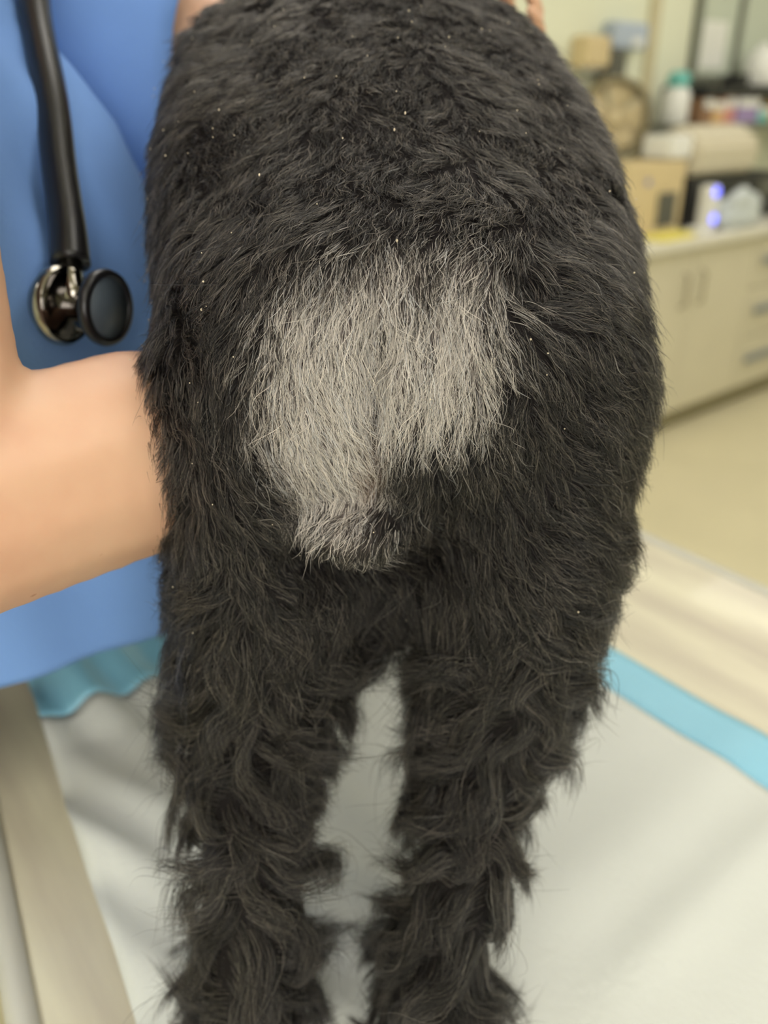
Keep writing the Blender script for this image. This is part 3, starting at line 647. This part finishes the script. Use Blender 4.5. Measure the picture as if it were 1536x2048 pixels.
# --- fur fields, all in world space (x across, y along, z above the table)
PATCH = [(-0.0182, 0.482), (0.0076, 0.4869), (0.0457, 0.4869), (0.0524, 0.4759), (0.0524, 0.4616), (0.0505, 0.4365), (0.0438, 0.4099), (0.0217, 0.4061), (0.0005, 0.4036), (-0.0019, 0.3843),
         (0.0017, 0.3572), (-0.0071, 0.3372), (-0.0322, 0.343), (-0.0441, 0.3572), (-0.054, 0.379), (-0.0611, 0.3998), (-0.0583, 0.4246), (-0.0557, 0.448), (-0.0478, 0.4681), (-0.0334, 0.4759)]
FLOW = [(-0.0373, 0.4693, -0.15, -1), (-0.048, 0.435, 0.1, -1), (-0.0269, 0.4467, 0.05, -1), (-0.0159, 0.4229, 0.35, -1), (-0.0355, 0.3978, 0.5, -1), (-0.0214, 0.3847, 0.35, -1), (-0.0462, 0.3767, 0.6, -1), (-0.054, 0.4105, 0.15, -1), (0.0137, 0.4693, 0.05, -1), (0.03, 0.4467, 0.1, -1), (0.0192, 0.4229, -0.15, -1), (0.0028, 0.4278, -0.3, -1), (0.0426, 0.4693, -0.1, -1), (0.0528, 0.4467, 0.1, -1), (0.0224, 0.3847, 0.05, -1), (0.0474, 0.3713, 0.35, -1), (0.0711, 0.3847, 0.5, -1), (0.0917, 0.3978, 0.6, -0.8), (0.0834, 0.3546, 0.6, -1), (0.1067, 0.3713, 0.8, -0.8), (0.0634, 0.4865, -0.3, -0.9), (0.0514, 0.4693, -0.6, -0.8), (0.0803, 0.4693, 0.8, -0.6), (0.0752, 0.4513, 0.2, -1), (0.0983, 0.4467, 0.5, -1), (0.1126, 0.4229, 0.7, -0.7), (-0.0724, 0.4467, -0.5, -0.7), (-0.0956, 0.442, 0.9, -0.5), (-0.1024, 0.4229, 0.8, -0.6), (-0.0872, 0.4105, 0.3, -1), (-0.0823, 0.3847, 0.5, -1), (-0.0804, 0.3489, 0.6, -0.8), (-0.1032, 0.3713, -0.3, -1), (-0.1114, 0.3432, -0.2, -1), (-0.0324, 0.3489, -0.7, -0.7), (-0.017, 0.3602, -0.5, -1), (-0.02, 0.3344, 0.9, -0.5), (-0.044, 0.3134, 0.3, -1), (-0.065, 0.3134, 0.5, -0.8), (-0.0885, 0.3134, -0.6, -0.8), (-0.0555, 0.2946, -0.2, -1), (-0.002, 0.3373, 0.3, -1), (0.0341, 0.3285, 0.7, -0.7), (0.0734, 0.3195, 0.9, -0.4), (0.0986, 0.3285, 0.8, -0.6), (0.0617, 0.2978, 0.3, -1)]
FLOW = np.array(FLOW); PT = np.array(PATCH)
def poly_sd(x, z):
    """signed distance to the pale patch, positive inside"""
    d = np.full(x.shape, 1e9); ins = np.zeros(x.shape, bool); n = len(PT)
    for i in range(n):
        ax_, az = PT[i]; bx, bz = PT[(i+1) % n]
        ex, ez = bx-ax_, bz-az; t = np.clip(((x-ax_)*ex+(z-az)*ez)/(ex*ex+ez*ez), 0, 1)
        d = np.minimum(d, np.hypot(x-ax_-t*ex, z-az-t*ez))
        c = ((az > z) != (bz > z)) & (x < (bx-ax_)*(z-az)/(bz-az+1e-12)+ax_); ins ^= c
    return np.where(ins, d, -d)
def nz(p, s, seed):
    return np.array([noise.noise(Vector((a[0]*s+seed, a[1]*s, a[2]*s))) for a in p])
def unit(v): return v/np.maximum(np.linalg.norm(v, axis=-1, keepdims=True), 1e-9)
def sample(weight, count):
    a, b, c = co[tri[:, 0]], co[tri[:, 1]], co[tri[:, 2]]
    area = np.linalg.norm(np.cross(b-a, c-a), axis=1)/2*weight((a+b+c)/3)
    idx = RNG.choice(len(tri), count, p=area/area.sum()); r1 = np.sqrt(RNG.random(count)); r2 = RNG.random(count)
    wts = np.stack([1-r1, r1*(1-r2), r1*r2], 1)
    P = (co[tri[idx]]*wts[:, :, None]).sum(1); Nn = unit((no[tri[idx]]*wts[:, :, None]).sum(1))
    return P, Nn
def legness(p):
    z = p[:, 2]-T; return np.clip((0.315-z)/0.07, 0, 1)*(p[:, 1] < 0.62) + np.clip((0.36-z)/0.07, 0, 1)*(p[:, 1] >= 0.62)
def leg_axis_x(p):
    z = p[:, 2]-T; left = p[:, 0] < 0.0
    return np.where(left, -0.083, 0.030+np.clip(z, 0, 0.26)*0.22)
def fields(P, Nn):
    """direction, length, lift, curl of the coat at each root"""
    z = P[:, 2]-T; L = legness(P); n = len(P)
    d = np.tile(np.array([0.0, -0.75, -1.0]), (n, 1))
    d[:, 0] += 0.5*np.clip(P[:, 0]/0.12, -1, 1)*(P[:, 1] > 0.45)
    rearw = np.clip((0.475-P[:, 1])/0.05, 0, 1)*np.clip((z-0.27)/0.03, 0, 1)
    W = np.exp(-((P[:, None, 0]-FLOW[None, :, 0])**2+(z[:, None]-FLOW[None, :, 1])**2)/(2*0.013**2))+1e-9
    fx = 1.8*(W*FLOW[None, :, 2]).sum(1)/W.sum(1); fz = (W*FLOW[None, :, 3]).sum(1)/W.sum(1)
    fl = np.stack([fx, np.full(n, -0.15), fz], 1)
    d = d*(1-rearw[:, None])+fl*rearw[:, None]
    # legs: parted along the back of the leg, sweeping out and down
    xs = P[:, 0]-leg_axis_x(P); side = np.tanh(xs/0.010)
    ld = np.stack([side*0.85, 0.35-0.2*np.abs(side), -1.0*np.ones(n)], 1)
    d = d*(1-L[:, None])+ld*L[:, None]
    n1 = nz(P, 26, 3.1); n2 = nz(P, 60, 9.7)
    sd0 = np.clip(poly_sd(P[:, 0], z)/0.02+0.6, 0, 1)*rearw
    ang = (n1*1.5+n2*1.3)*(0.75+0.35*L+0.15*(1-rearw))*(1-0.62*sd0)
    d = unit(d-Nn*(d*Nn).sum(1, keepdims=True))
    b = np.cross(Nn, d); d = d*np.cos(ang)[:, None]+b*np.sin(ang)[:, None]
    n3 = nz(P, 18, 21.0); n4 = nz(P, 45, 33.0)
    ln = 0.0150+0.004*n3; ln = ln+rearw*0.003
    flank = np.clip((np.abs(P[:, 0]-0.008)-0.085)/0.03, 0, 1)*(1-L); ln = ln+flank*0.004
    ln = ln*(1-L)+L*(0.042+0.012*n3+0.006*np.clip((0.12-z)/0.08, 0, 1))
    lift = 0.50+0.38*n4+0.25*flank; lift = lift*(1-L)+L*(0.62+0.35*n4)
    sd = poly_sd(P[:, 0], z); pt = np.clip(sd/0.012+0.5, 0, 1)*rearw
    lift = lift*(1-pt)+pt*(0.30+0.12*n4); ln = ln+pt*0.005
    hd = P[:, 1] > 0.9; ln = np.where(hd, 0.02, ln)
    feet = np.clip((0.03-z)/0.02, 0, 1); ln *= 1-0.5*feet
    # the hollow left of the fold keeps short dark fur
    hol = np.exp(-(((P[:, 0]+0.043)/0.012)**2+((z-0.332)/0.012)**2))*rearw; ln *= 1-0.75*hol
    flap = np.exp(-(((P[:, 0]+0.018)/0.03)**2+((z-0.347)/0.016)**2))*rearw; ln *= 1-0.45*flap
    curl = 0.30+0.8*L+0.15*flank
    return d, ln, lift, curl, L, pt, rearw
K = 9
def grow(P, Nn, d, ln, lift, curl, L):
    n = len(P); pts = np.empty((n, K, 3)); pts[:, 0] = P; cur = P.copy(); bn = np.cross(Nn, d)
    ph = RNG.random(n)*6.28; sg = RNG.choice([-1.0, 1.0], n); fr = 1.0+RNG.random(n)*1.2
    for k in range(1, K):
        t = (k-0.5)/(K-1)
        dirv = d + Nn*(lift*(1.25-1.35*t))[:, None] + bn*(curl*np.sin(ph+t*fr*3.4)*0.9*(0.4+t))[:, None]
        dirv[:, 2] -= 0.25*t
        dirv += Nn*(L*0.55*np.clip(t-0.55, 0, 1)*2*(np.sin(ph*3)+0.3))[:, None]
        cur = cur + unit(dirv)*(ln/(K-1))[:, None]; pts[:, k] = cur
    return pts
def coat(name, weight, n_guides, n_hair, r_root, clump, dark=None):
    GP, GN = sample(weight, n_guides); gd, gl, gf, gc, gL, gp, gr = fields(GP, GN)
    gl = gl*np.where(gL > 0.5, RNG.uniform(0.7, 1.4, n_guides), RNG.uniform(0.8, 1.2, n_guides))
    gpts = grow(GP, GN, gd, gl, gf, gc, gL)
    kd = KDTree(n_guides)
    for i, p in enumerate(GP): kd.insert(p, i)
    kd.balance()
    P, Nn = sample(weight, n_hair); gi = np.array([kd.find(p)[1] for p in P]); n = n_hair
    ok = (Nn*GN[gi]).sum(1) > 0.2; P, Nn, gi = P[ok], Nn[ok], gi[ok]; n = len(P)
    rel = gpts[gi]-GP[gi][:, None, :]
    sc = RNG.uniform(0.62, 1.08, n)*np.where(RNG.random(n) < 0.04, 1.25, 1.0)
    t = np.linspace(0, 1, K)[None, :, None]
    off = (P-GP[gi])[:, None, :]
    bk = np.clip((P[:, 1]-0.47)/0.05, 0, 1)*(1-gL[gi])
    cl = np.clip(clump*(0.6+0.4*gL[gi])*(1-0.75*bk)+RNG.normal(0, 0.12, n), 0, 0.93)[:, None, None]
    pts = GP[gi][:, None, :] + rel*sc[:, None, None] + off*(1-cl*t**1.3)
    # frizz
    bn = unit(np.cross(Nn, gd[gi])); ph = RNG.random(n)*6.28; am = RNG.normal(0, 1, n)*gl[gi]*0.07; am2 = RNG.normal(0, 1, n)*gl[gi]*0.09
    wild = RNG.random(n) < 0.035
    am = np.where(wild, am*3.0, am); am2 = np.where(wild, np.abs(am2)*3.0, am2)
    pts += bn[:, None, :]*(am[:, None]*np.sin(ph[:, None]+t[:, :, 0]*5)*t[:, :, 0]+am2[:, None]*t[:, :, 0]**2*RNG.choice([-1, 1], n)[:, None])[:, :, None]
    pts += Nn[:, None, :]*(np.abs(am2)[:, None]*0.6*t[:, :, 0]**1.5)[:, :, None]
    pts[:, :, 2] = np.maximum(pts[:, :, 2], T+0.0075)
    # colour: black, some brown hairs also painting in sheen, pale grey inside the patch
    z = P[:, 2]-T; sd = poly_sd(P[:, 0], z)+0.004*nz(P, 90, 5.0) if n < 400000 else poly_sd(P[:, 0], z)
    rw = np.clip((0.475-P[:, 1])/0.03, 0, 1)*(Nn[:, 1] < 0.3)
    pl = (0.006+0.89*np.clip(sd/0.024+0.45, 0, 1)+0.13*np.clip(1+sd/0.03, 0, 1)*(sd < 0))*rw
    # a dark streak in the upper patch and the dark right buttock edge
    st_ = np.exp(-(((P[:, 0]-0.0199-(z-0.479)*0.7)/0.0055)**2+((z-0.479)/0.014)**2)); pl *= 1-0.75*st_
    fold_ = np.exp(-(((P[:, 0]+0.016)/0.02)**2+((z-0.346)/0.008)**2)); pl *= 1-0.45*fold_*(P[:, 2] > 0)
    pl *= 0.30+0.70*np.clip((z-0.356)/0.014, 0, 1)+0.45*np.exp(-((z-0.341)/0.004)**2)
    crl = np.exp(-((P[:, 0]+0.0065-0.15*(z-0.42))/0.0028)**2)*np.clip((z-0.37)/0.02, 0, 1)*np.clip((0.462-z)/0.03, 0, 1); pl *= 1-0.9*crl  # darker hairs along the crease paint in its shade
    light = RNG.random(n) < pl
    base = np.stack([np.clip(0.019*np.exp(RNG.normal(0, 0.65, n)), 0.003, 0.06)]*3, 1)*np.array([1.08, 1.0, 0.95]); br = RNG.random(n) < 0.22; base[br] = RNG.uniform(0.04, 0.16, br.sum())[:, None]*np.array([1.12, 0.96, 0.82])
    lt = (np.clip(RNG.normal(0.68, 0.16, n), 0.15, 0.95)*np.where(RNG.random(n) < 0.18, 0.5, 1.0))[:, None]*np.array([1.0, 0.935, 0.865]); cool = RNG.random(n) < 0.2; lt[cool] *= np.array([0.92, 0.99, 1.08])
    lt *= (0.30+0.70*np.clip(sd/0.024+0.70, 0, 1))[:, None]*np.array([1.0, 0.975, 0.95])
    cold = np.where(light[:, None], lt, base)
    pinkz = np.exp(-(((P[:, 0]+0.010)/0.007)**2+((z-0.392)/0.016)**2))*rw; cold = cold*(1-0.45*pinkz[:, None])+np.array([0.42, 0.24, 0.15])*0.45*pinkz[:, None]
    cv = bpy.data.hair_curves.new(name); cv.add_curves([K]*n)
    cv.attributes['position'].data.foreach_set('vector', pts.astype(np.float32).ravel()) if 'position' in cv.attributes else cv.position_data.foreach_set('vector', pts.astype(np.float32).ravel())
    ra = cv.attributes.get('radius') or cv.attributes.new('radius', 'FLOAT', 'POINT')
    prof = np.array([0.85, 1, 1, 1, 0.95, 0.85, 0.7, 0.5, 0.18]); rv = r_root*RNG.uniform(0.7, 1.25, n)[:, None]*prof[None, :]
    rv = rv*np.where(light, 1.2, 1.0)[:, None]; ra.data.foreach_set('value', rv.astype(np.float32).ravel())
    ca = cv.attributes.new('hair_colour', 'FLOAT_COLOR', 'CURVE'); ca.data.foreach_set('color', np.concatenate([cold, np.ones((n, 1))], 1).astype(np.float32).ravel())
    cv.materials.append(M_fur)
    o = bpy.data.objects.new(name, cv); COL.objects.link(o); o.parent = dog; o.matrix_parent_inverse = Matrix.Translation(-Vector(dog.location))
    o['kind'] = 'stuff'
    return o
pw = np.clip(poly_sd(co[:, 0], BODY_Z)/0.012+0.2, 0, 1)*np.clip((0.475-co[:, 1])/0.03, 0, 1)
pc = np.ones((len(co), 4)); pc[:, :3] = np.array([0.012, 0.010, 0.010])*(1-pw[:, None])+np.array([0.09, 0.075, 0.07])*pw[:, None]
at_ = dme.color_attributes.new('skin_colour', 'FLOAT_COLOR', 'POINT'); at_.data.foreach_set('color', pc.ravel().astype(np.float32))
nt = M_dogskin.node_tree; an_ = nt.nodes.new('ShaderNodeAttribute'); an_.attribute_name = 'skin_colour'
nt.links.new(an_.outputs['Color'], nt.nodes['Principled BSDF'].inputs['Base Color'])
def w_body(c):
    z_ = c[:, 2]-T
    return np.where(c[:, 1] < 0.76, 1.0, 0.22)*(1-np.clip(legness(c), 0, 1)*0.999)*np.where((c[:, 2]-T < 0.40) & (c[:, 1] > 0.55), 0.25, 1)*np.where(c[:, 1] < 0.46, 1.25, 1)
def w_leg(c): return np.clip(legness(c), 0.0, 1)*np.where(c[:, 1] < 0.6, 1.0, 0.3)
coat('coat', w_body, 7000, 190000, 0.000115, 0.62)
coat('leg_feathering', w_leg, 800, 80000, 0.000125, 0.93)
body.parent = dog; body.matrix_parent_inverse = Matrix.Translation(-Vector(dog.location))
bm = B(); bmesh.ops.create_uvsphere(bm, u_segments=16, v_segments=10, radius=1, matrix=Matrix.Translation(D(-0.01, 1.142, 0.76)) @ Matrix.Diagonal((0.017, 0.012, 0.013, 1))); obj('nose', bm, M_nose, dog, True, world=True)
for sx in (-1, 1):
    bm = B(); bmesh.ops.create_uvsphere(bm, u_segments=16, v_segments=10, radius=0.011, matrix=Matrix.Translation(D(-0.01+sx*0.030, 1.052, 0.807))); obj('eye', bm, M_eyew, dog, True, world=True)
# pale lint specks caught in the coat
P_, N_ = sample(lambda c: np.where(c[:, 1] < 0.66, 1.0, 0.0)*(1-np.clip(legness(c), 0, 1)), 170)
bm = B()
for p, n in zip(P_, N_):
    r = random.uniform(0.00025, 0.00055); q = Vector(p)+Vector(n)*random.uniform(0.007, 0.013)
    bmesh.ops.create_icosphere(bm, subdivisions=1, radius=r, matrix=Matrix.Translation(q) @ Matrix.Rotation(random.random()*3, 4, 'X') @ Matrix.Diagonal((1, random.uniform(1, 2), 1, 1)))
obj('lint', bm, mat('lint', srgb(214, 200, 176), 0.8, noise_amt=0.1), dog, world=True, kind='stuff')
